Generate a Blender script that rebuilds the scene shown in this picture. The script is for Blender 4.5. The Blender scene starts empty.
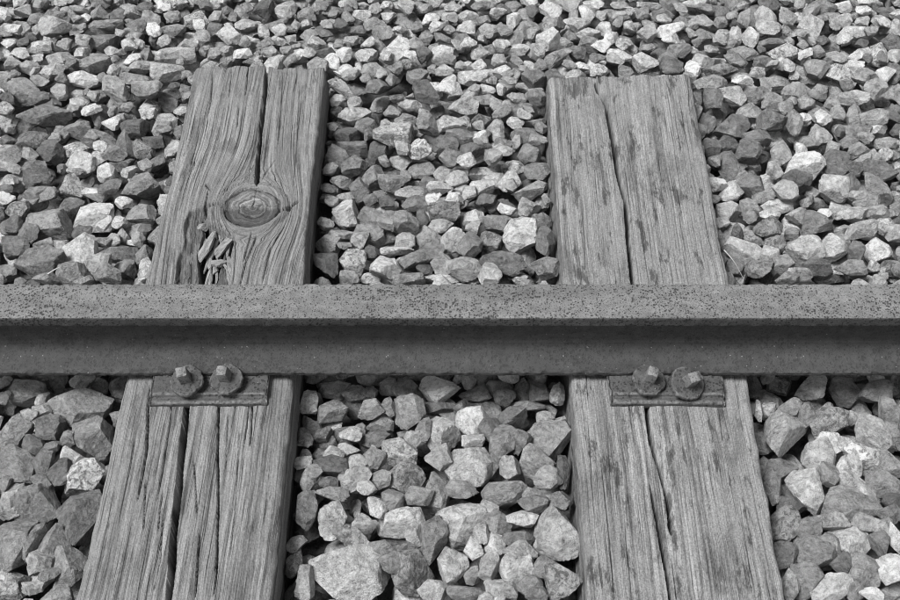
import bpy, bmesh, math, random
import numpy as np
from mathutils import Vector, Matrix

random.seed(7)
rng = np.random.default_rng(11)
R = math.radians
scene = bpy.context.scene
col = scene.collection

# ------------------------------------------------------------------ camera, sky, sun, exposure
PITCH = R(48.4)            # camera looks this far below the horizon
CAM_H = 1.44               # metres above the sleeper tops (z = 0)
FPX = 1250.0               # focal length in pixels of the 900 px wide photograph
cam_data = bpy.data.cameras.new('camera')
cam_data.sensor_width = 36.0
cam_data.lens = 36.0 * FPX / 900.0
cam_data.clip_start = 0.05
cam_data.clip_end = 2000.0
cam = bpy.data.objects.new('camera', cam_data)
cam.location = (0.0, 0.0, CAM_H)
cam.rotation_euler = (math.pi / 2 - PITCH, 0.0, 0.0)
col.objects.link(cam)
scene.camera = cam

SUN_EL, SUN_AZ = R(64), R(-116)      # azimuth from +Y towards +X
world = bpy.data.worlds.new('World')
scene.world = world
world.use_nodes = True
wn = world.node_tree
wn.nodes.clear()
w_out = wn.nodes.new('ShaderNodeOutputWorld')
w_bg = wn.nodes.new('ShaderNodeBackground')
w_sky = wn.nodes.new('ShaderNodeTexSky')
w_sky.sky_type = 'NISHITA'
w_sky.sun_disc = False
w_sky.sun_elevation = SUN_EL
w_sky.sun_rotation = SUN_AZ
w_bw = wn.nodes.new('ShaderNodeRGBToBW')      # a monochrome photograph: neutral daylight
wn.links.new(w_sky.outputs[0], w_bw.inputs[0])
wn.links.new(w_bw.outputs[0], w_bg.inputs[0])
wn.links.new(w_bg.outputs[0], w_out.inputs[0])
w_bg.inputs[1].default_value = 0.055

sun_data = bpy.data.lights.new('sun', 'SUN')
sun_data.energy = 1.5
sun_data.angle = R(22)
sun_data.color = (1, 1, 1)
sun = bpy.data.objects.new('sun', sun_data)
sd = Vector((math.sin(SUN_AZ) * math.cos(SUN_EL), math.cos(SUN_AZ) * math.cos(SUN_EL), math.sin(SUN_EL)))
sun.rotation_euler = sd.to_track_quat('Z', 'Y').to_euler()
sun.location = (-2, 2, 4)
col.objects.link(sun)

scene.view_settings.view_transform = 'Standard'
scene.view_settings.look = 'None'
scene.view_settings.gamma = 1.0
scene.view_settings.exposure = 1.95
scene.view_settings.use_curve_mapping = False
scene.cycles.use_denoising = True
scene.cycles.filter_width = 1.1
scene.cycles.max_bounces = 4

# ------------------------------------------------------------------ projection helpers (photo pixel -> place)
CP, SP = math.cos(PITCH), math.sin(PITCH)
def ray(px, py):
    a, b = (px - 450.0) / FPX, -(py - 300.0) / FPX
    return np.array([a, CP + b * SP, -SP + b * CP])
def at_z(px, py, z=0.0):
    d = ray(px, py)
    t = (z - CAM_H) / d[2]
    return np.array([d[0] * t, d[1] * t, z])
def depth_of(p):
    return p[1] * CP + (CAM_H - p[2]) * SP
def px_scale(p):
    return FPX / depth_of(p)
def to_px(p):
    d = p[1] * CP + (CAM_H - p[2]) * SP
    u = p[1] * SP + (p[2] - CAM_H) * CP
    return 450 + FPX * p[0] / d, 300 - FPX * u / d

# ------------------------------------------------------------------ noise
_tab = np.random.default_rng(5).random(65536)
def _h3(i, j, k):
    return _tab[(i * 73856093 ^ j * 19349663 ^ k * 83492791) & 65535]
def vnoise(x, y, z=0.0):
    x, y, z = np.broadcast_arrays(np.asarray(x, float), np.asarray(y, float), np.asarray(z, float))
    i, j, k = np.floor(x).astype(np.int64), np.floor(y).astype(np.int64), np.floor(z).astype(np.int64)
    fx, fy, fz = x - i, y - j, z - k
    fx, fy, fz = fx * fx * (3 - 2 * fx), fy * fy * (3 - 2 * fy), fz * fz * (3 - 2 * fz)
    def L(a, b, t): return a + (b - a) * t
    c0 = L(L(_h3(i, j, k), _h3(i + 1, j, k), fx), L(_h3(i, j + 1, k), _h3(i + 1, j + 1, k), fx), fy)
    c1 = L(L(_h3(i, j, k + 1), _h3(i + 1, j, k + 1), fx), L(_h3(i, j + 1, k + 1), _h3(i + 1, j + 1, k + 1), fx), fy)
    return L(c0, c1, fz) * 2 - 1
def fbm(x, y, z=0.0, o=3):
    s, a = 0.0, 1.0
    for q in range(o):
        f = 2.03 ** q
        s = s + a * vnoise(np.asarray(x) * f + 17.3 * q, np.asarray(y) * f + 5.1 * q, np.asarray(z) * f + 9.7 * q)
        a *= 0.5
    return s

# ------------------------------------------------------------------ material helpers
def new_mat(name):
    m = bpy.data.materials.new(name)
    m.use_nodes = True
    nt = m.node_tree
    nt.nodes.clear()
    out = nt.nodes.new('ShaderNodeOutputMaterial')
    b = nt.nodes.new('ShaderNodeBsdfPrincipled')
    nt.links.new(b.outputs[0], out.inputs[0])
    return m, nt, b
class NT:
    def __init__(s, nt): s.nt = nt
    def link(s, a, b): s.nt.links.new(a, b)
    def put(s, sock, v):
        if isinstance(v, (int, float)): sock.default_value = v
        elif isinstance(v, tuple): sock.default_value = v
        else: s.nt.links.new(v, sock)
    def math(s, op, a, b=0.0, clamp=False):
        n = s.nt.nodes.new('ShaderNodeMath'); n.operation = op; n.use_clamp = clamp
        s.put(n.inputs[0], a); s.put(n.inputs[1], b); return n.outputs[0]
    def vmul(s, v, k):
        n = s.nt.nodes.new('ShaderNodeVectorMath'); n.operation = 'MULTIPLY'
        s.put(n.inputs[0], v); s.put(n.inputs[1], k); return n.outputs[0]
    def vadd(s, v, k):
        n = s.nt.nodes.new('ShaderNodeVectorMath'); n.operation = 'ADD'
        s.put(n.inputs[0], v); s.put(n.inputs[1], k); return n.outputs[0]
    def noise(s, vec, scale, detail=4.0, rough=0.55, dist=0.0):
        n = s.nt.nodes.new('ShaderNodeTexNoise')
        s.put(n.inputs['Vector'], vec); s.put(n.inputs['Scale'], scale)
        n.inputs['Detail'].default_value = detail; n.inputs['Roughness'].default_value = rough
        n.inputs['Distortion'].default_value = dist
        return n.outputs[0]
    def voro(s, vec, scale, feature='F1', rnd=1.0):
        n = s.nt.nodes.new('ShaderNodeTexVoronoi'); n.feature = feature
        s.put(n.inputs['Vector'], vec); s.put(n.inputs['Scale'], scale)
        n.inputs['Randomness'].default_value = rnd
        return n
    def maprange(s, v, a, b, c, d, smooth=False):
        n = s.nt.nodes.new('ShaderNodeMapRange')
        if smooth: n.interpolation_type = 'SMOOTHSTEP'
        s.put(n.inputs[0], v)
        for q, x in enumerate((a, b, c, d)): s.put(n.inputs[1 + q], x)
        return n.outputs[0]
    def attr(s, name):
        n = s.nt.nodes.new('ShaderNodeAttribute'); n.attribute_name = name; return n
    def geom(s, out='Position'):
        return s.nt.nodes.new('ShaderNodeNewGeometry').outputs[out]
    def mix(s, f, a, b):
        n = s.nt.nodes.new('ShaderNodeMix'); n.data_type = 'FLOAT'
        s.put(n.inputs[0], f); s.put(n.inputs[2], a); s.put(n.inputs[3], b); return n.outputs[0]
    def bump(s, h, strength, dist, normal=None):
        n = s.nt.nodes.new('ShaderNodeBump')
        s.put(n.inputs['Strength'], strength); s.put(n.inputs['Distance'], dist); s.put(n.inputs['Height'], h)
        if normal is not None: s.link(normal, n.inputs['Normal'])
        return n.outputs[0]
    def grey(s, v):
        n = s.nt.nodes.new('ShaderNodeCombineColor')
        for q in range(3): s.put(n.inputs[q], v)
        return n.outputs[0]

def stone_material():
    m, nt, b = new_mat('ballast_rock')
    N = NT(nt)
    p = N.geom()
    tone, speck, rnd = (N.attr(a).outputs['Fac'] for a in ('tone', 'speck', 'rnd'))
    off = N.vmul(N.grey(rnd), (37.0, 91.0, 53.0))
    q = N.vadd(p, off)
    big = N.noise(q, 38, 2, 0.6, 0.8)
    mid = N.noise(q, 150, 6, 0.72, 0.4)
    fine = N.noise(q, 620, 3, 0.7)
    v = N.math('ADD', N.maprange(big, 0.3, 0.7, 0.66, 1.26), N.maprange(mid, 0.28, 0.72, -0.50, 0.50))
    v = N.math('ADD', v, N.maprange(fine, 0.3, 0.7, -0.20, 0.20))
    base = N.math('MULTIPLY', tone, N.math('MAXIMUM', v, 0.25))
    # dark lichen and weathering blotches, more on speckled stones
    lich = N.noise(q, 110, 6, 0.75, 1.0)
    thr = N.maprange(speck, 0, 1, 0.66, 0.50)
    lm = N.maprange(N.math('SUBTRACT', lich, thr), 0.0, 0.07, 0.0, 1.0)
    base = N.mix(N.math('MULTIPLY', lm, N.maprange(speck, 0, 1, 0.45, 0.72)), base, 0.06)
    # pale mineral veins
    vn = N.noise(q, 60, 2, 0.5, 1.6)
    ve = N.math('ABSOLUTE', N.math('SUBTRACT', vn, 0.5))
    vm = N.math('MULTIPLY', N.maprange(ve, 0.0, 0.010, 1.0, 0.0), N.maprange(rnd, 0.6, 0.8, 0.0, 0.55))
    base = N.mix(vm, base, N.math('MULTIPLY', tone, 1.7))
    pit = N.maprange(fine, 0.30, 0.42, 0.6, 1.0)
    base = N.math('MULTIPLY', base, pit)
    base = N.math('MINIMUM', N.math('MAXIMUM', base, 0.025), 0.80)
    N.link(N.grey(base), b.inputs['Base Color'])
    b.inputs['Roughness'].default_value = 0.92
    b.inputs['Specular IOR Level'].default_value = 0.22
    h = N.math('ADD', N.math('MULTIPLY', mid, 1.0), N.math('MULTIPLY', fine, 0.28))
    n1 = N.bump(h, 1.0, 0.0105)
    crack = N.voro(N.vadd(q, N.vmul(N.grey(big), (0.03, 0.03, 0.03))), 75, 'DISTANCE_TO_EDGE')
    ck = N.maprange(crack.outputs['Distance'], 0.0, 0.02, 0.0, 1.0)
    n2 = N.bump(ck, N.maprange(rnd, 0.3, 0.6, 0.0, 0.22), 0.0012, n1)
    N.link(n2, b.inputs['Normal'])
    return m

def wood_material(name, lo, hi, blotch, fuzz, comb):
    m, nt, b = new_mat(name)
    N = NT(nt)
    g = N.attr('grain').outputs['Vector']
    p = N.geom()
    wob = N.noise(N.vmul(g, (6, 5, 1)), 1.0, 2, 0.5)
    gv = N.vadd(g, N.vmul(N.grey(wob), (0.010, 0, 0)))
    s1 = N.noise(N.vmul(gv, (150, 1.4, 1)), 1.0, 2, 0.6)
    s2 = N.noise(N.vmul(gv, (420, 7, 1)), 1.0, 3, 0.65)
    s3 = N.noise(N.vmul(gv, (1000, 45, 1)), 1.0, 2, 0.7)
    patch = N.noise(N.vmul(gv, (20, 8, 1)), 1.0, 6, 0.7, 0.5)
    fuz = N.noise(p, 420, 4, 0.7)
    t = N.math('ADD', N.math('MULTIPLY', s1, 0.46), N.math('MULTIPLY', s2, 0.36))
    t = N.math('ADD', t, N.math('MULTIPLY', s3, 0.20))
    t = N.maprange(t, 0.405, 0.60, 0.0, 1.0)
    calm = N.noise(N.vmul(gv, (9, 3.5, 1)), 1.0, 3, 0.6)
    t = N.mix(N.maprange(calm, 0.40, 0.60, 0.0, 0.75), t, 0.62)
    v = N.mix(t, lo, hi)
    v = N.math('MULTIPLY', v, N.maprange(fuz, 0.3, 0.7, 1 - fuzz, 1 + fuzz))
    dark = N.maprange(patch, 0.50, 0.64, 0.0, blotch * 0.55, True)
    fleck = N.noise(N.vmul(N.vadd(gv, (3.1, 1.7, 0)), (46, 11, 1)), 1.0, 6, 0.72, 0.15)
    dark = N.math('MAXIMUM', dark, N.maprange(fleck, 0.55, 0.605, 0.0, blotch))
    v = N.math('MULTIPLY', v, N.math('SUBTRACT', 1.0, dark))
    # worn dark pores drawn out along the grain
    pore = N.noise(N.vmul(gv, (430, 4, 1)), 1.0, 2, 0.6)
    pr = N.maprange(pore, 0.32, 0.41, 1 - comb, 1.0)
    v = N.math('MULTIPLY', v, pr)
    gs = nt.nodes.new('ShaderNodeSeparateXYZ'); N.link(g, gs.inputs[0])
    v = N.math('MULTIPLY', v, N.maprange(gs.outputs[2], 0.0, 1.0, 1.0, 0.62))     # flank shade painted into the colour; also darkens rotten wood
    v = N.math('MAXIMUM', v, 0.02)
    N.link(N.grey(v), b.inputs['Base Color'])
    b.inputs['Roughness'].default_value = 0.9
    b.inputs['Specular IOR Level'].default_value = 0.2
    h = N.math('ADD', N.math('MULTIPLY', s2, 0.8), N.math('MULTIPLY', s3, 0.5))
    h = N.math('ADD', h, N.math('MULTIPLY', fuz, 0.25))
    h = N.math('ADD', h, N.math('MULTIPLY', pr, 0.4))
    N.link(N.bump(h, 0.9, 0.004), b.inputs['Normal'])
    return m

def knot_material():
    m, nt, b = new_mat('knot_wood')
    N = NT(nt)
    g = N.attr('grain').outputs['Vector']     # x = distance from the heart of the knot, y = angle
    p = N.geom()
    wob = N.noise(p, 40, 3, 0.6)
    sep = nt.nodes.new('ShaderNodeSeparateXYZ'); N.link(g, sep.inputs[0])
    r = N.math('ADD', sep.outputs[0], N.math('MULTIPLY', wob, 0.5))
    ring = N.noise(N.vmul(N.grey(r), (9, 0, 0)), 1.0, 3, 0.6)
    fz = N.noise(p, 500, 4, 0.7)
    v = N.math('MULTIPLY', N.maprange(ring, 0.36, 0.62, 0.035, 0.30), N.maprange(sep.outputs[0], 0.45, 1.0, 1.0, 0.5))
    v = N.math('MULTIPLY', v, N.maprange(fz, 0.3, 0.7, 0.7, 1.2))
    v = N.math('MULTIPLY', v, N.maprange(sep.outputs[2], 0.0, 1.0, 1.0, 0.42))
    N.link(N.grey(v), b.inputs['Base Color'])
    b.inputs['Roughness'].default_value = 0.9
    b.inputs['Specular IOR Level'].default_value = 0.2
    h = N.math('ADD', N.math('MULTIPLY', ring, 1.0), N.math('MULTIPLY', fz, 0.4))
    N.link(N.bump(h, 0.9, 0.003), b.inputs['Normal'])
    return m

def chip_material():
    m, nt, b = new_mat('broken_wood')
    N = NT(nt)
    c = nt.nodes.new('ShaderNodeTexCoord').outputs['Object']
    s1 = N.noise(N.vmul(c, (25, 420, 420)), 1.0, 4, 0.65)
    s2 = N.noise(c, 300, 4, 0.7)
    v = N.maprange(s1, 0.3, 0.7, 0.09, 0.34)
    v = N.math('MULTIPLY', v, N.maprange(s2, 0.3, 0.7, 0.75, 1.2))
    N.link(N.grey(v), b.inputs['Base Color'])
    b.inputs['Roughness'].default_value = 0.92
    b.inputs['Specular IOR Level'].default_value = 0.2
    N.link(N.bump(N.math('ADD', s1, N.math('MULTIPLY', s2, 0.4)), 0.8, 0.003), b.inputs['Normal'])
    return m

def iron_material(name, base, pits, specks, rough=0.75, pit_scale=235.0, edge=0.0, side=None):
    m, nt, b = new_mat(name)
    N = NT(nt)
    p = N.geom()
    w = N.noise(p, 130, 3, 0.6)
    pw = N.vadd(p, N.vmul(N.grey(w), (0.004, 0.004, 0.004)))
    fine = N.noise(p, 900, 4, 0.7)
    mid = N.noise(p, 60, 4, 0.6)
    lng = N.noise(N.vmul(p, (3, 40, 40)), 1.0, 4, 0.6)
    v = N.math('MULTIPLY', N.maprange(fine, 0.3, 0.7, 0.68, 1.32), base)
    v = N.math('MULTIPLY', v, N.maprange(mid, 0.3, 0.7, 0.76, 1.22))
    v = N.math('MULTIPLY', v, N.maprange(lng, 0.3, 0.7, 0.80, 1.18))
    if side is not None:                      # traffic keeps the running surface paler than the rusty sides
        v = N.math('MULTIPLY', v, N.mix(N.attr('worn').outputs['Fac'], side / base, 1.0))
    # corrosion pits: irregular little hollows, some cells empty, clustered
    vo = N.voro(pw, pit_scale, 'F1')
    sep = nt.nodes.new('ShaderNodeSeparateColor'); N.link(vo.outputs['Color'], sep.inputs[0])
    clus = N.noise(N.vmul(p, (9, 22, 22)), 1.0, 3, 0.6)
    size = N.math('MULTIPLY', N.maprange(sep.outputs[0], 0.05, 1.0, 0.02, 0.555), N.maprange(clus, 0.3, 0.65, 0.55, 1.25))
    pm = N.maprange(N.math('SUBTRACT', size, vo.outputs['Distance']), -0.02, 0.10, 0.0, 1.0)
    vo2 = N.voro(pw, pit_scale * 2.3, 'F1')
    sep2 = nt.nodes.new('ShaderNodeSeparateColor'); N.link(vo2.outputs['Color'], sep2.inputs[0])
    pm2 = N.maprange(N.math('SUBTRACT', N.maprange(sep2.outputs[1], 0.30, 1.0, 0.0, 0.52), vo2.outputs['Distance']), -0.02, 0.12, 0.0, 1.0)
    pit = N.math('MULTIPLY', N.math('MAXIMUM', pm, N.math('MULTIPLY', pm2, 0.8)), pits)
    v = N.mix(pit, v, N.math('MULTIPLY', v, 0.23))
    # pale grit and flaked rust specks
    vo3 = N.voro(p, 150.0, 'F1')
    sep3 = nt.nodes.new('ShaderNodeSeparateColor'); N.link(vo3.outputs['Color'], sep3.inputs[0])
    sm = N.maprange(N.math('SUBTRACT', N.maprange(sep3.outputs[2], 0.45, 1.0, 0.0, 0.16), vo3.outputs['Distance']), -0.02, 0.05, 0.0, 1.0)
    v = N.mix(N.math('MULTIPLY', sm, specks), v, 0.26)
    if edge:                                  # rubbed, flaking arrises
        pt = N.maprange(N.geom('Pointiness'), 0.515, 0.60, 0.0, edge)
        pt = N.math('MULTIPLY', pt, N.maprange(w, 0.40, 0.60, 0.1, 1.0))
        v = N.mix(pt, v, 0.34)
    N.link(N.grey(v), b.inputs['Base Color'])
    b.inputs['Roughness'].default_value = rough
    b.inputs['Specular IOR Level'].default_value = 0.35
    h = N.math('ADD', N.math('MULTIPLY', fine, 0.25), N.math('MULTIPLY', pit, -1.0))
    h = N.math('ADD', h, N.math('MULTIPLY', sm, 0.4 * specks))
    N.link(N.bump(h, 0.7, 0.0016), b.inputs['Normal'])
    return m

def dirt_material():
    m, nt, b = new_mat('dirt_and_grit')
    N = NT(nt)
    p = N.geom()
    n1 = N.noise(p, 30, 5, 0.65)
    vo = N.voro(p, 26)
    v = N.math('MULTIPLY', N.maprange(n1, 0.3, 0.7, 0.10, 0.26), N.maprange(vo.outputs['Distance'], 0.0, 0.6, 1.3, 0.5))
    N.link(N.grey(v), b.inputs['Base Color'])
    b.inputs['Roughness'].default_value = 1.0
    N.link(N.bump(N.math('SUBTRACT', n1, vo.outputs['Distance']), 1.0, 0.02), b.inputs['Normal'])
    return m
def straw_material():
    m, nt, b = new_mat('dry_straw')
    N = NT(nt)
    v = N.maprange(N.noise(N.geom(), 200, 3), 0.3, 0.7, 0.35, 0.5)
    N.link(N.grey(v), b.inputs['Base Color'])
    b.inputs['Roughness'].default_value = 0.8
    return m

M_STONE = stone_material()
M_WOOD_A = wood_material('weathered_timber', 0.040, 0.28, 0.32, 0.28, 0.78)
M_WOOD_B = wood_material('bleached_patchy_timber', 0.058, 0.30, 0.62, 0.38, 0.45)
M_KNOT = knot_material()
M_CHIP = chip_material()
M_HEAD = iron_material('pitted_rail_head', 0.128, 1.0, 0.2, pit_scale=300.0, side=0.05)
M_WEB = iron_material('rusted_rail_side', 0.048, 0.4, 0.6)
M_FOOT = iron_material('rusted_rail_foot', 0.037, 0.4, 0.7, edge=0.15)
M_PLATE = iron_material('rusted_plate', 0.056, 0.8, 0.5, edge=0.9)
M_SCREW = iron_material('rusted_screw', 0.058, 0.7, 0.7, edge=0.7)
M_DIRT = dirt_material()
M_STRAW = straw_material()

# ------------------------------------------------------------------ mesh helpers
def mesh_obj(name, verts, faces, mat, parent=None, smooth=True, loc=None):
    me = bpy.data.meshes.new(name)
    verts = np.asarray(verts, dtype=np.float32)
    faces = np.asarray(faces, dtype=np.int32)
    nv, nf, k = len(verts), len(faces), faces.shape[1]
    me.vertices.add(nv); me.vertices.foreach_set('co', verts.ravel())
    me.loops.add(nf * k); me.loops.foreach_set('vertex_index', faces.ravel())
    me.polygons.add(nf)
    me.polygons.foreach_set('loop_start', np.arange(0, nf * k, k, dtype=np.int32))
    me.polygons.foreach_set('use_smooth', np.full(nf, smooth))
    me.update(calc_edges=True)
    me.materials.append(mat)
    o = bpy.data.objects.new(name, me)
    if loc is not None: o.location = loc
    col.objects.link(o)
    if parent is not None: o.parent = parent
    return o
def set_attr(o, name, vals, vec=False):
    a = o.data.attributes.new(name, 'FLOAT_VECTOR' if vec else 'FLOAT', 'POINT')
    a.data.foreach_set('vector' if vec else 'value', np.asarray(vals, dtype=np.float32).ravel())
def empty(name, loc):
    o = bpy.data.objects.new(name, None); o.empty_display_size = 0.1
    o.location = loc; col.objects.link(o); return o
def tag(o, label=None, category=None, group=None, kind=None):
    if label: o['label'] = label
    if category: o['category'] = category
    if group: o['group'] = group
    if kind: o['kind'] = kind
    return o
def grid_faces(idx):
    a = idx[:-1, :-1].ravel(); b = idx[:-1, 1:].ravel(); c = idx[1:, 1:].ravel(); d = idx[1:, :-1].ravel()
    return np.stack([a, b, c, d], 1)

# ------------------------------------------------------------------ ground under the ballast
def make_ground():
    xs = np.concatenate([[-200, -20, -4], np.linspace(-1.6, 1.6, 65), [4, 20, 200]])
    ys = np.concatenate([[-200, -20, -2], np.linspace(0.1, 2.8, 55), [5, 20, 200]])
    X, Y = np.meshgrid(xs, ys)
    Z = -0.135 + 0.008 * fbm(X * 9, Y * 9)
    idx = np.arange(X.size).reshape(X.shape)
    o = mesh_obj('ground', np.stack([X.ravel(), Y.ravel(), Z.ravel()], 1), grid_faces(idx), M_DIRT)
    tag(o, 'dark gritty ground beneath the ballast', kind='structure')
make_ground()

# ------------------------------------------------------------------ sleepers
SLEEPER_T = 0.17
def seg_dist(X, Y, pts):
    """distance to a polyline and the running parameter along it"""
    best = np.full(X.shape, 1e9); par = np.zeros(X.shape)
    L = np.r_[0, np.cumsum(np.hypot(np.diff(pts[:, 0]), np.diff(pts[:, 1])))]
    for i in range(len(pts) - 1):
        a, d = pts[i], pts[i + 1] - pts[i]
        t = np.clip(((X - a[0]) * d[0] + (Y - a[1]) * d[1]) / (d @ d + 1e-12), 0, 1)
        dist = np.hypot(X - a[0] - t * d[0], Y - a[1] - t * d[1])
        m = dist < best
        best[m] = dist[m]; par[m] = ((L[i] + t * (L[i + 1] - L[i])) / L[-1])[m]
    return best, par
def in_poly(X, Y, poly):
    inside = np.zeros(X.shape, bool)
    n = len(poly)
    for i in range(n):
        x1, y1 = poly[i]; x2, y2 = poly[(i + 1) % n]
        c = ((y1 > Y) != (y2 > Y)) & (X < (x2 - x1) * (Y - y1) / (y2 - y1 + 1e-12) + x1)
        inside ^= c
    return inside
def blur(a, n):
    for _ in range(n):
        a = (a + np.roll(a, 1, 0) + np.roll(a, -1, 0) + np.roll(a, 1, 1) + np.roll(a, -1, 1)) / 5
    return a
def px_pts(l): return np.array([at_z(x, y)[:2] for x, y in l])

def make_sleeper(label, far, near, yfar, cracks, n_hair, mat, seed, ridge, knot=None, shallow=None, deep=None, step=None, flank=1.0):
    r = np.random.default_rng(seed)
    ynear = 0.12
    nu = 320
    u = np.linspace(0, 1, nu)
    u = np.concatenate([[0, 0.0035, 0.008, 0.013, 0.019], u[(u > 0.022) & (u < 0.978)], [0.981, 0.987, 0.992, 0.9965, 1]])
    ys = np.concatenate([yfar - np.array([0, 0.0008, 0.002, 0.004, 0.0065]), np.arange(yfar - 0.0088, 0.72, -0.0024), np.arange(0.71, ynear, -0.02), [ynear]])
    U, Y = np.meshgrid(u, ys)
    f = (Y - 0.77) / (yfar - 0.77)
    xl = near[0] + (far[0] - near[0]) * f + 0.0022 * fbm(Y * 7, seed) + 0.0010 * fbm(Y * 40, seed + 3)
    xr = near[1] + (far[1] - near[1]) * f + 0.0022 * fbm(Y * 7, seed + 9) + 0.0010 * fbm(Y * 40, seed + 7)
    X = xl + (xr - xl) * U
    W = xr - xl
    # grain coordinate, bent round the knot
    G = X + 0.004 * fbm(X * 5, Y * 1.6, seed + 0.5, 2)
    if knot:
        kx, ky, ka, kb = knot
        dx, dy = (X - kx) / ka, (Y - ky) / kb
        rr = np.sqrt(dx ** 2 + (dy * 0.72) ** 2)
        k = np.clip(1 - 1 / np.maximum(rr, 1.0) ** 2, 0, 1) ** 0.8
        G = kx + (G - kx) * k + 0.004 * np.clip(1.6 - rr, 0, 1) * np.sin(rr * 22)
    Z = 0.0016 * fbm(G * 16, Y * 1.2, seed, 2)
    rd = 1 - np.abs(fbm(G * 120, Y * 2.6, seed + 2, 2))
    Z += ridge * 0.0005 * (rd - 0.7) + ridge * 0.00045 * fbm(G * 380, Y * 5, seed + 4, 2)
    Z += 0.0007 * fbm(X * 90, Y * 60, seed + 5, 3)
    if step is not None:                      # a band of the surface worn lower
        m = blur(in_poly(X, Y, px_pts(step[0])).astype(float), 4)
        Z -= m * step[1]
    # checks and cracks
    clist = [(px_pts(c[0]), c[1], c[2], c[3] if len(c) > 3 else 0.14) for c in cracks]
    for _ in range(n_hair):
        uu, yy = r.uniform(0.05, 0.95), r.uniform(0.74, yfar - 0.02)
        ln = r.uniform(0.03, 0.16)
        n = 6
        yv = np.linspace(yy, yy - ln, n)
        base = near[0] + (near[1] - near[0]) * uu + (far[0] - near[0]) * 0
        xv = base + np.cumsum(r.normal(0, 0.0005, n))
        if knot:
            if math.hypot((base - knot[0]) / knot[2], (yy - ln / 2 - knot[1]) / knot[3]) < 1.9: continue
        clist.append((np.stack([xv, yv], 1), r.uniform(0.7, 1.3), r.uniform(0.002, 0.005), 0.5))
    for pts, wpx, dep, taper in clist:
        hw = 0.5 * wpx / 650.0
        lo, hi = pts[:, 1].min() - 0.01, pts[:, 1].max() + 0.01
        rows = np.where((ys >= lo) & (ys <= hi))[0]
        if len(rows) < 2: continue
        a, b = rows[0], rows[-1] + 1
        XX, YY = X[a:b], Y[a:b]
        xm = (XX > pts[:, 0].min() - 0.015) & (XX < pts[:, 0].max() + 0.015)
        jit = 0.0006 * fbm(YY * 14, pts[0, 0] * 99, 1.0, 4)
        d, t = seg_dist(XX + jit, YY, pts)
        wv = hw * (0.9 + 0.16 * vnoise(YY * 30, pts[0, 0] * 50)) * np.clip(np.minimum(t, 1 - t) / taper + 0.12, 0, 1) ** 0.7
        prof = np.clip((1.15 - (d / np.maximum(wv, 3e-4)) ** 2) * 3.2, 0, 1)
        lip = np.exp(-(d / (hw * 2.2 + 0.001)) ** 2) * 0.0006 * min(1, hw / 0.0015)
        Z[a:b] -= np.where(xm, prof * dep * np.clip(wv / hw, 0.3, 1) + lip, 0)
    ell = None
    if knot:
        ell = np.hypot(dx, dy)
        Z -= 0.010 * np.clip((1.0 + 0.03 * fbm(X * 50, Y * 50, 6) - ell) / 0.035, 0, 1)
        for q, wd in ((1.18, 0.018), (1.36, 0.016), (1.60, 0.018)):
            Z -= 0.0028 * np.exp(-((ell + 0.05 * fbm(X * 40, Y * 40, q) - q) / wd) ** 2) * (dy > -0.15 + 0.3 * vnoise(X * 60, q)) * (np.abs(dx) < 1.25)
        Z += 0.0035 * np.exp(-((ell - 1.14) / 0.10) ** 2)
        Z -= 0.004 * np.exp(-((ell - 1.32) / 0.05) ** 2) * (fbm(X * 30, Y * 30, 3) > -0.1)
    ROT = np.zeros(Z.shape)                   # dark rotten wood
    if shallow is not None:
        m = blur(in_poly(X + 0.004 * fbm(X * 40, Y * 25), Y, px_pts(shallow)).astype(float), 5)
        Z -= m * (0.010 + 0.004 * fbm(X * 90, Y * 40, 2, 4))
        ROT += m * (0.7 + 0.5 * fbm(X * 80, Y * 40, 7))
    if deep is not None:
        m = blur(in_poly(X + 0.004 * fbm(X * 60, Y * 35), Y, px_pts(deep)).astype(float), 3)
        Z -= m * (0.030 + 0.008 * fbm(X * 110, Y * 20, 8, 4))
        ROT += m
    ROT = np.clip(ROT, 0, 1)
    # worn arrises
    re = 0.008 + 0.004 * vnoise(Y * 13, seed) + 0.003 * vnoise(Y * 60, seed + 1)
    for d in (U * W, (1 - U) * W):
        q = np.clip(re - d, 0, None)
        Z -= re - np.sqrt(np.maximum(re ** 2 - q ** 2, 1e-9))
    de = np.clip(0.007 - (yfar - Y), 0, 0.007)
    Z -= 0.007 - np.sqrt(np.maximum(0.007 ** 2 - de ** 2, 1e-9))
    # splintered far end
    fw = np.clip(1 - (yfar - Y) / 0.03, 0, 1)
    Yp = Y + fw * (0.006 * fbm(U * 6, seed + 1.3) + 0.0012 * fbm(U * 50, seed + 2.3))
    Z -= fw ** 2 * 0.006 * np.clip(fbm(U * 9, seed + 6.0) + 0.2, 0, 1)
    nr, nc = X.shape
    V = [np.stack([X.ravel(), Yp.ravel(), Z.ravel()], 1)]
    GV = [np.stack([G.ravel(), Y.ravel(), ROT.ravel()], 1)]
    idx = np.arange(nr * nc).reshape(nr, nc)
    F = [grid_faces(idx[:, ::-1])]
    base = nr * nc
    nz = 26
    w = np.linspace(0, 1, nz)[1:] ** 1.2
    side_idx = []
    for s, c in ((-1, 0), (1, nc - 1)):
        zz = Z[:, c][:, None] * (1 - w) + (-SLEEPER_T) * w
        xx = np.repeat(X[:, c][:, None], nz - 1, 1)
        yy = np.repeat(Yp[:, c][:, None], nz - 1, 1)
        bul = 0.0025 * fbm(zz * 90, yy * 3, seed + s, 3) + 0.003 * fbm(zz * 20, yy * 2, seed + 4 * s, 2)
        bul = bul * np.minimum(1, w * 5)
        xx = xx + s * (bul + 0.004 * np.sin(np.minimum(w * 4, 1) * math.pi / 2) * 0.6)
        V.append(np.stack([xx.ravel(), yy.ravel(), zz.ravel()], 1))
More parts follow.
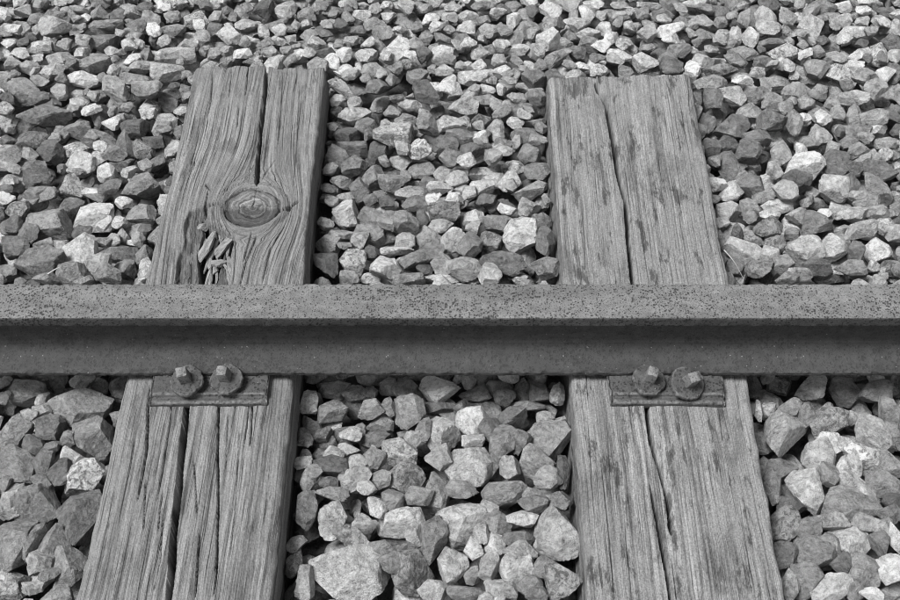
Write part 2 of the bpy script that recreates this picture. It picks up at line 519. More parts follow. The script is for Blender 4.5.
        GV.append(np.stack([(xx + s * -zz).ravel(), yy.ravel(), np.clip(-zz / 0.03 - 0.3, 0, 1).ravel() * flank], 1))
        si = np.arange(base, base + nr * (nz - 1)).reshape(nr, nz - 1); base += nr * (nz - 1)
        full = np.concatenate([idx[:, c][:, None], si], 1)
        side_idx.append(full)
        F.append(grid_faces(full if s > 0 else full[:, ::-1])[:, ::-1])
    for row, flip in ((0, False), (nr - 1, True)):
        zz = Z[row][None, 1:-1] * (1 - w[:, None]) + (-SLEEPER_T) * w[:, None]
        xx = np.repeat(X[row][None, 1:-1], nz - 1, 0)
        yy = np.repeat(Yp[row][None, 1:-1], nz - 1, 0) + (0.001 * fbm(xx * 90, zz * 90))
        V.append(np.stack([xx.ravel(), yy.ravel(), zz.ravel()], 1))
        GV.append(np.stack([(xx + 0.3 * zz).ravel(), (yy + zz * 0.1).ravel(), np.zeros(xx.size)], 1))
        ei = np.arange(base, base + xx.size).reshape(xx.shape); base += xx.size
        full = np.concatenate([idx[row][None, 1:-1], ei], 0)
        full = np.concatenate([side_idx[0][row][:, None], full, side_idx[1][row][:, None]], 1)
        F.append(grid_faces(full if flip else full[:, ::-1]))
    V = np.concatenate(V); GV = np.concatenate(GV); F = np.concatenate(F)
    org = np.array([(near[0] + near[1]) / 2, (yfar + ynear) / 2, -SLEEPER_T])
    root = empty('wooden_sleeper', org)
    tag(root, label, 'sleeper', 'timber sleepers under the rail')
    o = mesh_obj('timber', V - org, F, mat, root)
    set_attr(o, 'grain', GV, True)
    return root, org

YF_A, YF_B = at_z(260, 65)[1], at_z(620, 73)[1]
kc = at_z(252, 207)
KNOT = (kc[0], kc[1], 0.0475, 0.046)
cracks_a = [
    ([(267, 63), (265, 93), (261, 130), (258, 160), (257, 186)], 5.0, 0.035, 0.03),
    ([(248, 66), (247, 80), (245, 95)], 2.0, 0.008), ([(213, 72), (211, 100), (207, 118)], 1.8, 0.006),
    ([(239, 105), (237, 127)], 1.7, 0.006), ([(232, 70), (229, 98)], 1.4, 0.005),
    ([(283, 70), (281, 110), (277, 150)], 1.2, 0.004), ([(300, 80), (297, 140), (293, 190)], 1.1, 0.004),
    ([(203, 207), (213, 204), (228, 207)], 4.2, 0.016, 0.08), ([(277, 212), (287, 209), (298, 201)], 3.8, 0.014, 0.08),
    ([(206, 184), (212, 190)], 5.0, 0.014), ([(208, 190), (205, 206), (206, 214)], 2.0, 0.008),
    ([(252, 232), (247, 248), (243, 262)], 1.8, 0.007), ([(262, 180), (266, 172), (275, 160)], 1.2, 0.004),
    ([(200, 130), (190, 170), (180, 210)], 1.2, 0.004), ([(195, 100), (183, 160)], 1.0, 0.003),
    ([(256, 236), (246, 262), (240, 284)], 2.2, 0.009), ([(285, 225), (270, 250), (262, 284)], 1.5, 0.005),
    ([(190, 378), (187, 407), (182, 450), (178, 493), (173, 540), (172, 567), (167, 612)], 6.4, 0.07, 0.03),
    ([(220, 385), (219, 407), (217, 455), (218, 485), (218, 517), (217, 560), (214, 595)], 2.3, 0.020, 0.1),
    ([(150, 385), (148, 407), (147, 450), (140, 487), (137, 502)], 2.4, 0.018),
    ([(172, 395), (170, 420), (164, 460), (157, 502)], 1.4, 0.008),
    ([(163, 490), (160, 510), (158, 535)], 1.3, 0.009), ([(252, 395), (252, 412), (250, 446)], 1.9, 0.010),
    ([(194, 460), (197, 515)], 1.6, 0.007), ([(200, 530), (195, 598)], 1.7, 0.009),
    ([(163, 515), (160, 560), (152, 598)], 1.3, 0.005), ([(135, 440), (128, 480)], 1.2, 0.004),
    ([(146, 480), (144, 530)], 1.4, 0.006), ([(240, 420), (236, 500), (230, 560)], 1.1, 0.004),
    ([(228, 410), (226, 470)], 1.1, 0.004), ([(110, 520), (103, 560)], 1.0, 0.003)]
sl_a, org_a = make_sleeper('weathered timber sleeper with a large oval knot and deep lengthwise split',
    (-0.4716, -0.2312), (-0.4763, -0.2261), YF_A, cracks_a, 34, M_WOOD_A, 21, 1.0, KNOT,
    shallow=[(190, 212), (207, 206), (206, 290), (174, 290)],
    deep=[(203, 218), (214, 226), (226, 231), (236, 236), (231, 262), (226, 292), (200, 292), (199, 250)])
cracks_b = [
    ([(592, 66), (599, 90), (607, 105), (613, 140), (618, 173), (626, 202), (629, 243), (634, 290)], 6.0, 0.045, 0.04),
    ([(702, 195), (708, 233), (714, 252)], 1.5, 0.007), ([(688, 75), (690, 110)], 1.6, 0.006),
    ([(655, 80), (657, 120)], 1.0, 0.003), ([(570, 110), (573, 190)], 1.0, 0.003), ([(583, 200), (586, 275)], 1.1, 0.004),
    ([(645, 390), (648, 410), (652, 443), (662, 477), (669, 507), (671, 535)], 5.0, 0.04, 0.06),
    ([(650, 485), (660, 533), (667, 573), (672, 612)], 4.0, 0.03, 0.1), ([(672, 560), (677, 602)], 1.4, 0.006),
    ([(601, 460), (610, 540), (615, 602)], 1.5, 0.006), ([(588, 420), (595, 520)], 1.1, 0.004),
    ([(607, 420), (612, 500)], 1.0, 0.003), ([(719, 412), (723, 440)], 1.6, 0.006), ([(690, 480), (700, 560)], 1.0, 0.003),
    ([(625, 520), (632, 600)], 1.1, 0.004), ([(740, 500), (752, 580)], 1.0, 0.003), ([(598, 70), (601, 84)], 3, 0.01)]
sl_b, org_b = make_sleeper('knotless bleached timber sleeper with dark blotches and a thin wandering crack',
    (0.1802, 0.444), (0.1753, 0.428), YF_B, cracks_b, 60, M_WOOD_B, 47, 0.7,
    step=([(544, 60), (592, 60), (601, 92), (560, 100), (546, 95)], 0.004), flank=0.3)

def make_knot():
    nr, na = 34, 150
    rr = np.concatenate([np.linspace(0, 0.955, nr), [0.965, 0.968]])
    th = np.linspace(0, 2 * math.pi, na, endpoint=False)
    RR, TH = np.meshgrid(rr, th, indexing='ij')
    ed = 1 + 0.022 * fbm(np.cos(TH) * 2, np.sin(TH) * 2, 4)
    x = KNOT[2] * RR * np.cos(TH) * ed
    y = KNOT[3] * RR * np.sin(TH) * ed
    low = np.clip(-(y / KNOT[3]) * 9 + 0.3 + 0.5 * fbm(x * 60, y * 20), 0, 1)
    z = 0.0006 - 0.003 * RR ** 3 - low * (0.003 + 0.003 * np.clip(-y / KNOT[3], 0, 1)) + 0.0022 * fbm(x * 70, y * 70, 1) \
        + 0.0007 * np.sin((RR + 0.05 * fbm(x * 40, y * 40)) * 38)
    z -= 0.006 * np.exp(-((y - 0.002 - 0.003 * fbm(x * 50, 3.0)) / 0.0013) ** 2) * (RR > 0.15)
    z -= 0.004 * np.exp(-((x - 0.002 + 0.002 * fbm(y * 60, 1.0)) / 0.0010) ** 2) * (y > 0) * (RR < 0.9)
    z[-1] = -0.014
    idx = np.arange(RR.size).reshape(RR.shape)
    idx = np.concatenate([idx, idx[:, :1]], 1)
    V = np.stack([x.ravel() + KNOT[0], y.ravel() + KNOT[1], z.ravel()], 1) - org_a
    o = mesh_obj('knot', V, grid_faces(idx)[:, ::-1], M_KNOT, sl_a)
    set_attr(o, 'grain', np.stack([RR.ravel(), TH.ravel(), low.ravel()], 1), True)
    o['label'] = 'oval ringed knot split across the middle'
make_knot()

# ------------------------------------------------------------------ rail
RAIL_Y, RAIL_BASE, RAIL_TOP = 1.1715, 0.014, 0.120
def resample(pts, step):
    pts = np.array(pts, float); out = [pts[0]]
    for a, b in zip(pts[:-1], pts[1:]):
        n = max(1, int(round(np.linalg.norm(b - a) / step)))
        for k in range(1, n + 1): out.append(a + (b - a) * k / n)
    return np.array(out)
def arc(cx, cz, r, a0, a1, n=5):
    return [(cx + r * math.cos(R(a0 + (a1 - a0) * k / n)), cz + r * math.sin(R(a0 + (a1 - a0) * k / n))) for k in range(n + 1)]
T, B = RAIL_TOP, RAIL_BASE
head_pts = [(0.007, T - 0.030), (0.012, T - 0.0265), (0.0315, T - 0.0195)] + arc(0.0312, T - 0.0165, 0.002, -60, 0, 3) + \
    arc(0.0298, T - 0.0042, 0.0034, 0, 85, 5) + [(0.014, T - 0.0001), (0.0, T), (-0.014, T - 0.0001)] + \
    arc(-0.0306, T - 0.0028, 0.0026, 95, 180, 5) + arc(-0.0312, T - 0.0165, 0.002, 180, 240, 3) + \
    [(-0.0315, T - 0.0195), (-0.012, T - 0.0265), (-0.007, T - 0.030)]
web_near = [(-0.007, T - 0.030), (-0.0062, T - 0.045), (-0.0064, B + 0.040), (-0.0085, B + 0.033), (-0.013, B + 0.0285)]
web_far = [(-a, z) for a, z in web_near][::-1]
foot_near = [(-0.013, B + 0.0285), (-0.0517, B + 0.0082), (-0.0527, B + 0.0070), (-0.0527, B + 0.001), (-0.051, B)]
foot_far = [(-a, z) for a, z in foot_near][::-1]
rail_xs = np.concatenate([np.linspace(-2.4, -1.0, 15), np.arange(-0.99, 0.99, 0.0026), np.linspace(1.0, 2.4, 15)])
rail = empty('rail', (0, RAIL_Y, B))
tag(rail, 'long rusty steel rail with pitted head lying across both sleepers', 'rail')
def rail_strip(name, profs, mat, amp, edge):
    V, F, base, worn = [], [], 0, []
    for prof in profs:
        P = resample(prof, 0.0017)
        tn = np.gradient(P, axis=0); tn /= np.linalg.norm(tn, axis=1)[:, None] + 1e-9
        nrm = np.stack([tn[:, 1], -tn[:, 0]], 1)
        curv = np.linalg.norm(np.gradient(tn, axis=0), axis=1)
        curv = np.clip(np.convolve(curv, np.ones(3) / 3, 'same') * 2.2, 0, 1)
        X, K = np.meshgrid(rail_xs, np.arange(len(P)), indexing='ij')
        py, pz = P[K, 0], P[K, 1]
        s = np.r_[0, np.cumsum(np.linalg.norm(np.diff(P, axis=0), axis=1))][K]
        d = amp * fbm(X * 60, s * 60, base * 0.01, 3) + 0.6 * amp * fbm(X * 6, s * 10, 3, 2)
        rag = fbm(X * 170, s * 120, base * 0.01 + 5, 3)
        d = d + edge * curv[K] * (np.minimum(rag, 0.2) - 0.15)
        taper = np.ones(len(P)); taper[0] = taper[-1] = 0; taper[1] = taper[-2] = 0.5
        d = d * taper[K]
        V.append(np.stack([X.ravel(), (py + nrm[K, 0] * d).ravel(), (pz - B + nrm[K, 1] * d).ravel()], 1))
        F.append(grid_faces(np.arange(X.size).reshape(X.shape) + base)); base += X.size
        worn.append((np.abs(nrm[K, 1]) > 0.6).ravel() * (pz > T - 0.006).ravel())
    o = mesh_obj(name, np.concatenate(V), np.concatenate(F), mat, rail)
    set_attr(o, 'worn', np.concatenate(worn).astype(float))
    return o
h_o = rail_strip('rail_head', [head_pts], M_HEAD, 0.0003, 0.0028)
h_o['label'] = 'flat pitted running head, paler than the rest of the rail'
rail_strip('rail_web', [web_far, web_near], M_WEB, 0.0004, 0.0)
rail_strip('rail_foot', [foot_far + foot_near[::-1][:0], foot_near, [(-0.051, B), (0.051, B)]], M_FOOT, 0.0005, 0.0045)

# ------------------------------------------------------------------ base plates
def make_plate(label, x0, x1, seed, skew):
    yn, yf = at_z(200, 406.5)[1], 2 * RAIL_Y - at_z(200, 406.5)[1]
    c = (yn + yf) / 2
    yst = 1.0866
    prof = [(yf, -0.004), (yf, 0.006), (yf - 0.003, 0.0085), (2 * c - yst, 0.009), (2 * c - yst - 0.002, 0.0137), (yst + 0.002, 0.0137),
            (yst - 0.0002, 0.0128), (yst - 0.0022, 0.0086), (yn + 0.004, 0.0088), (yn + 0.0012, 0.0078), (yn, 0.0058), (yn, -0.004)]
    P = resample(prof, 0.002)
    xs = np.linspace(0, 1, 86)
    xs = np.concatenate([[0, 0.004, 0.012], xs[1:-1], [0.988, 0.996, 1]])
    K, S = np.meshgrid(np.arange(len(P)), xs)
    tn = np.gradient(P, axis=0); tn /= np.linalg.norm(tn, axis=1)[:, None] + 1e-9
    nrm = np.stack([-tn[:, 1], tn[:, 0]], 1) * -1
    X = x0 + (x1 - x0) * S
    py, pz = P[K, 0] + 0, P[K, 1] + 0
    d = 0.0006 * fbm(X * 120, py * 120, pz * 120 + seed, 3) + 0.0008 * fbm(X * 25, py * 25, seed, 2)
    py2 = py + nrm[K, 0] * d + skew * (X - (x0 + x1) / 2); pz2 = pz + nrm[K, 1] * d
    e = np.minimum(S, 1 - S) * (x1 - x0)
    pz2 = pz2 - np.clip(0.003 - e, 0, 1) * 0.7 * (pz > 0.002)
    X2 = X + np.where(S < 0.5, -1, 1) * 0.0012 * fbm(py * 90, seed + 1.0, 0, 3) * (e < 0.004)
    V = np.stack([X2.ravel(), py2.ravel(), pz2.ravel()], 1)
    idx = np.arange(K.size).reshape(K.shape)
    F = list(grid_faces(idx))
    org = np.array([(x0 + x1) / 2, c, 0.0])
    me_v = [tuple(v) for v in (V - org)]
    faces = [tuple(int(q) for q in f) for f in F] + [tuple(int(q) for q in idx[0]), tuple(int(q) for q in idx[-1][::-1])]
    me = bpy.data.meshes.new('base_plate'); me.from_pydata(me_v, [], faces)
    bm = bmesh.new(); bm.from_mesh(me); bmesh.ops.recalc_face_normals(bm, faces=bm.faces[:]); bm.to_mesh(me); bm.free()
    me.polygons.foreach_set('use_smooth', np.r_[np.ones(len(F)), 0, 0].astype(bool)); me.update()
    me.materials.append(M_PLATE)
    o = bpy.data.objects.new('base_plate', me); o.location = org; col.objects.link(o)
    tag(o, label, 'base plate', 'rusty base plates under the rail')
make_plate('rusty iron base plate on the knotted sleeper', -0.430, -0.2615, 3, 0.01)
make_plate('rusty iron base plate on the knotless sleeper', 0.2285, 0.394, 8, -0.008)

# ------------------------------------------------------------------ screws clamping the rail foot
def make_screw(label, px, py, tilt_cam, tilt_side, spin, seed, rad=0.0246):
    r = np.random.default_rng(seed)
    c = at_z(px, py, 0.0265)
    root = empty('rail_screw', c)
    root.rotation_euler = (tilt_cam, tilt_side, 0)
    tag(root, label, 'screw', 'screws clamping the rail foot')
    prof = [(0.0, -0.020), (0.009, -0.020), (0.009, -0.006), (rad * 0.93, -0.0055), (rad, -0.0035), (rad * 1.0, -0.0005), (rad * 0.95, 0.0018),
            (rad * 0.8, 0.0026), (rad * 0.6, 0.0036), (0.0115, 0.0052), (0.0090, 0.0065), (0.0, 0.0068)]
    P = resample(prof, 0.0016)
    n = 72
    th = np.linspace(0, 2 * math.pi, n, endpoint=False)
    K, TH = np.meshgrid(np.arange(len(P)), th)
    rr, zz = P[K, 0], P[K, 1]
    ed = 1 + (0.085 * fbm(np.cos(TH) * 1.5, np.sin(TH) * 1.5, seed * 3.7, 3) + 0.03 * fbm(np.cos(TH) * 9, np.sin(TH) * 9, seed, 2)) * np.clip(rr / rad, 0, 1)
    x, y = rr * ed * np.cos(TH), rr * ed * np.sin(TH)
    z = zz + 0.0012 * fbm(x * 90, y * 90, zz * 60 + seed, 3) * (zz > -0.003)
    idx = np.arange(K.size).reshape(K.shape); idx = np.concatenate([idx, idx[:1]], 0)
    fo = mesh_obj('flange', np.stack([x.ravel(), y.ravel(), z.ravel()], 1), grid_faces(idx)[:, ::-1], M_SCREW, root)
    # worn square head
    bm = bmesh.new(); bmesh.ops.create_cube(bm, size=1)
    bmesh.ops.bevel(bm, geom=bm.edges[:], offset=0.13, segments=2, affect='EDGES', profile=0.6)
    bmesh.ops.subdivide_edges(bm, edges=bm.edges[:], cuts=2, use_grid_fill=True)
    for v in bm.verts:
        t = v.co.z + 0.5
        k = 0.0168 - 0.0018 * t
        v.co.x *= k; v.co.y *= k; v.co.z = 0.003 + t * 0.026
        q = fbm(v.co.x * 190, v.co.y * 190, v.co.z * 190 + seed, 3)
        v.co *= 1 + 0.045 * float(q)
    me = bpy.data.meshes.new('square_head'); bm.to_mesh(me); bm.free()
    me.polygons.foreach_set('use_smooth', np.ones(len(me.polygons), bool))
    me.materials.append(M_SCREWTOP)
    ho = bpy.data.objects.new('square_head', me); ho.rotation_euler.z = spin; col.objects.link(ho); ho.parent = root
    ho['label'] = 'worn square screw head, paler than its flange'
M_SCREWTOP = iron_material('worn_screw_head', 0.14, 0.6, 0.6, edge=0.9)
make_screw('flanged screw on the knotted sleeper nearer its outer edge', 186.5, 380.5, R(12), R(-6), R(12), 1)
make_screw('flanged screw on the knotted sleeper nearer the space between sleepers', 226.5, 379, R(12), R(-7), R(-8), 2)
make_screw('flanged screw on the knotless sleeper nearer the space between sleepers', 648.5, 380, R(12), R(7), R(-15), 3)
make_screw('flanged screw on the knotless sleeper nearer its outer edge, leaning outward', 687.5, 383, R(20), R(11), R(25), 4)

# ------------------------------------------------------------------ stones
def ico(sub):
    bm = bmesh.new(); bmesh.ops.create_icosphere(bm, subdivisions=sub, radius=1.0)
    bm.verts.ensure_lookup_table()
    v = np.array([q.co[:] for q in bm.verts]); f = np.array([[w.index for w in q.verts] for q in bm.faces]); bm.free()
    return v / np.linalg.norm(v, axis=1)[:, None], f
ICO = {k: ico(k) for k in (2, 3, 4, 5)}
def rand_dirs(n):
    d = rng.normal(size=(n, 3)); return d / np.linalg.norm(d, axis=1)[:, None]
def stone_shape(level, npl=None):
    """an angular broken rock: soft intersection of random cutting planes, unit half extents"""
    D = ICO[level][0]
    npl = npl or int(rng.integers(7, 12))
    # roughly even directions so no side is left open, plus a few random chips
    n = rand_dirs(npl)
    for _ in range(6):
        df = n[:, None] - n[None]; dd = (df ** 2).sum(2) + 0.02
        n = n + 0.06 * (df / dd[..., None] ** 1.5).sum(1) / npl * 2
        n /= np.linalg.norm(n, axis=1)[:, None]
    h = rng.uniform(0.5, 1.0, npl)
    n = np.concatenate([n, rand_dirs(14)]); h = np.concatenate([h, rng.uniform(0.84, 1.10, 14)])
    c = D @ n.T
    q = np.where(c > 0.08, h / np.maximum(c, 0.08), 12.0)
    od = np.argsort(q, axis=1)[:, :3]
    ar = np.arange(len(D))
    P = D * np.clip(q[ar, od[:, 0]], 0.2, 1.6)[:, None]
    sp = {2: 0.30, 3: 0.17, 4: 0.09, 5: 0.045}[level]
    n1 = n[od[:, 0]]
    for a in (1, 2):            # pull grid points that lie close to an arris exactly onto it
        n2, h2 = n[od[:, a]], h[od[:, a]]
        gap = h2 - (P * n2).sum(1)
        t = n2 - (n1 * n2).sum(1)[:, None] * n1
        den = (t * n2).sum(1)
        m = (gap < sp * (0.55 if a == 1 else 0.35)) & (den > 0.05)
        P[m] += t[m] * (gap[m] / den[m])[:, None]
    o = rng.uniform(0, 99)
    am = rng.uniform(0.015, 0.045)
    k = 1 + am * fbm(P[:, 0] * 2.2 + o, P[:, 1] * 2.2, P[:, 2] * 2.2, 2)
    if level >= 4:
        k = k + (0.012 if level == 4 else 0.016) * fbm(P[:, 0] * 7 + o, P[:, 1] * 7, P[:, 2] * 7, 3)
    P = P * k[:, None]
    lo, hi = P.min(0), P.max(0)
    return (P - (lo + hi) / 2) / ((hi - lo) / 2)
def rand_rot(flat=0.5):
    ax = rng.normal(size=3); ax /= np.linalg.norm(ax)
    a = rng.normal() * flat
    m = np.array(Matrix.Rotation(a, 3, Vector(ax)))
    z = np.array(Matrix.Rotation(rng.uniform(0, 6.283), 3, 'Z'))
    return m @ z

GX0, GX1, GY0, GY1, CELL = -1.32, 1.32, 0.40, 2.55, 0.006
NX, NY = int((GX1 - GX0) / CELL), int((GY1 - GY0) / CELL)
gx = GX0 + (np.arange(NX) + 0.5) * CELL
gy = GY0 + (np.arange(NY) + 0.5) * CELL
GXX, GYY = np.meshgrid(gx, gy)
def target_z(x, y):
    t = -0.062 - 0.0 * x
    t = t - 0.022 * np.clip((1.15 - y) / 0.4, 0, 1) * np.clip(1 - np.abs(x + 0.02) / 0.3, 0, 1)   # crib dips towards the track middle
    t = t + 0.018 * np.clip((y - 1.65) / 0.3, 0, 1)
    return t
TG = target_z(GXX, GYY) + 0.006 * fbm(GXX * 5, GYY * 5, 4)
Hm = TG - 0.055
def sleeper_mask(X, Y, pad=0.0):
    f = (Y - 0.77) / (YF_A - 0.77)
    a = (X > -0.4763 + 0.0047 * f - pad) & (X < -0.2261 - 0.0051 * f + pad) & (Y < YF_A + pad)
    b = (X > 0.1753 + 0.0049 * f - pad) & (X < 0.428 + 0.016 * f + pad) & (Y < YF_B + pad)
    return a | b
SM = sleeper_mask(GXX, GYY, -0.004)
Hm[SM] = 0.2
FREE = np.argwhere(~SM)
GAPX, GAPY = to_px(np.array([GXX, GYY, TG], dtype=object))
GAPX, GAPY = GAPX.astype(float), GAPY.astype(float)
INFRAME = (GAPX > -12) & (GAPX < 912) & (GAPY > -12) & (GAPY < 612)
def cells(P, x, y):
    i = np.clip(((P[:, 0] + x - GX0) / CELL).astype(int), 0, NX - 1)
    j = np.clip(((P[:, 1] + y - GY0) / CELL).astype(int), 0, NY - 1)
    return j, i
def rest_z(P, x, y):
    lo = P[P[:, 2] < 0.35 * P[:, 2].max()]
    j, i = cells(lo, x, y)
    return float((Hm[j, i] - lo[:, 2]).max())
def stamp(P, x, y, z):
    j, i = cells(P, x, y)
    np.maximum.at(Hm, (j, i), P[:, 2] + z)
    q = P[P[:, 2] > 0] * np.array([0.93, 0.93, 1.0]) + np.array([CELL * 0.5, CELL * 0.5, 0])
    j, i = cells(q, x, y); np.maximum.at(Hm, (j, i), q[:, 2] + z)

PROTO = {l: [stone_shape(l) for _ in range(n)] for l, n in ((2, 60), (3, 220))}
placed = []      # (verts world, faces, tone, speck, traced, centre)
def tone_albedo(t):
    return 0.09 + 0.66 * (t / 9.0) ** 1.9
def rand_tone():
    return float(np.clip(rng.normal(6.2, 1.8), 3.0, 9.0))

def clear_x(P, x, y):
    """slide a stone sideways until it only touches a sleeper's flank"""
    if y + P[:, 1].min() < YF_A + 0.004:
        lo, hi = P[:, 0].min(), P[:, 0].max()
        for xa, xb in ((-0.4763, -0.2285), (0.1785, 0.436)):
            if x + lo < xb and x + hi > xa:
                if x < xa + 0.04: x = xa - hi - 0.001
                elif x > xb - 0.04: x = xb - lo + 0.001
    return x
def drop(size_lo, size_hi, ncand, free, max_over, sink, dense):
    k = rng.integers(0, len(free), dense)
    fj, fi = free[k, 0], free[k, 1]
    b = np.argmin(Hm[fj, fi] - TG[fj, fi])
    j, i = fj[b], fi[b]
    if Hm[j, i] - TG[j, i] > -0.007: return None
    infr = INFRAME[j, i]
    far = gy[j] > 1.5
    s = size_lo * (size_hi / size_lo) ** rng.random() * 0.5 * (0.9 if far else 1.0)
    lvl = 3 if infr else 2
    best = None
    for _ in range(ncand):
        S = PROTO[lvl][rng.integers(len(PROTO[lvl]))]
        dims = s * np.array([rng.uniform(1.0, 1.35), rng.uniform(0.8, 1.05), rng.uniform(0.55, 0.9)])
        P = (S * dims) @ rand_rot(0.55).T
        x, y = gx[i] + rng.normal() * 0.006, gy[j] + rng.normal() * 0.006
        x = clear_x(P, x, y)
        z = rest_z(P, x, y) - sink * s
        over = z + P[:, 2].max() - TG[j, i]
        if best is None or over < best[0]: best = (over, P, x, y, z)
    over, P, x, y, z = best
    if over > max_over: return None
    stamp(P, x, y, z)
    placed.append((P + np.array([x, y, z]), lvl, min(rand_tone(), 9.0 if s > 0.013 else 6.0), float(rng.random() < 0.16) * rng.uniform(0.4, 1), None, np.array([x, y, z])))
    return True

def fill(size_lo, size_hi, free, max_over, fails, limit, ncand=3, sink=0.14, dense=26):
    bad = n = 0
    while bad < fails and n < limit:
        if drop(size_lo, size_hi, ncand, free, max_over, sink, dense): n += 1; bad = 0
        else: bad += 1
    return n

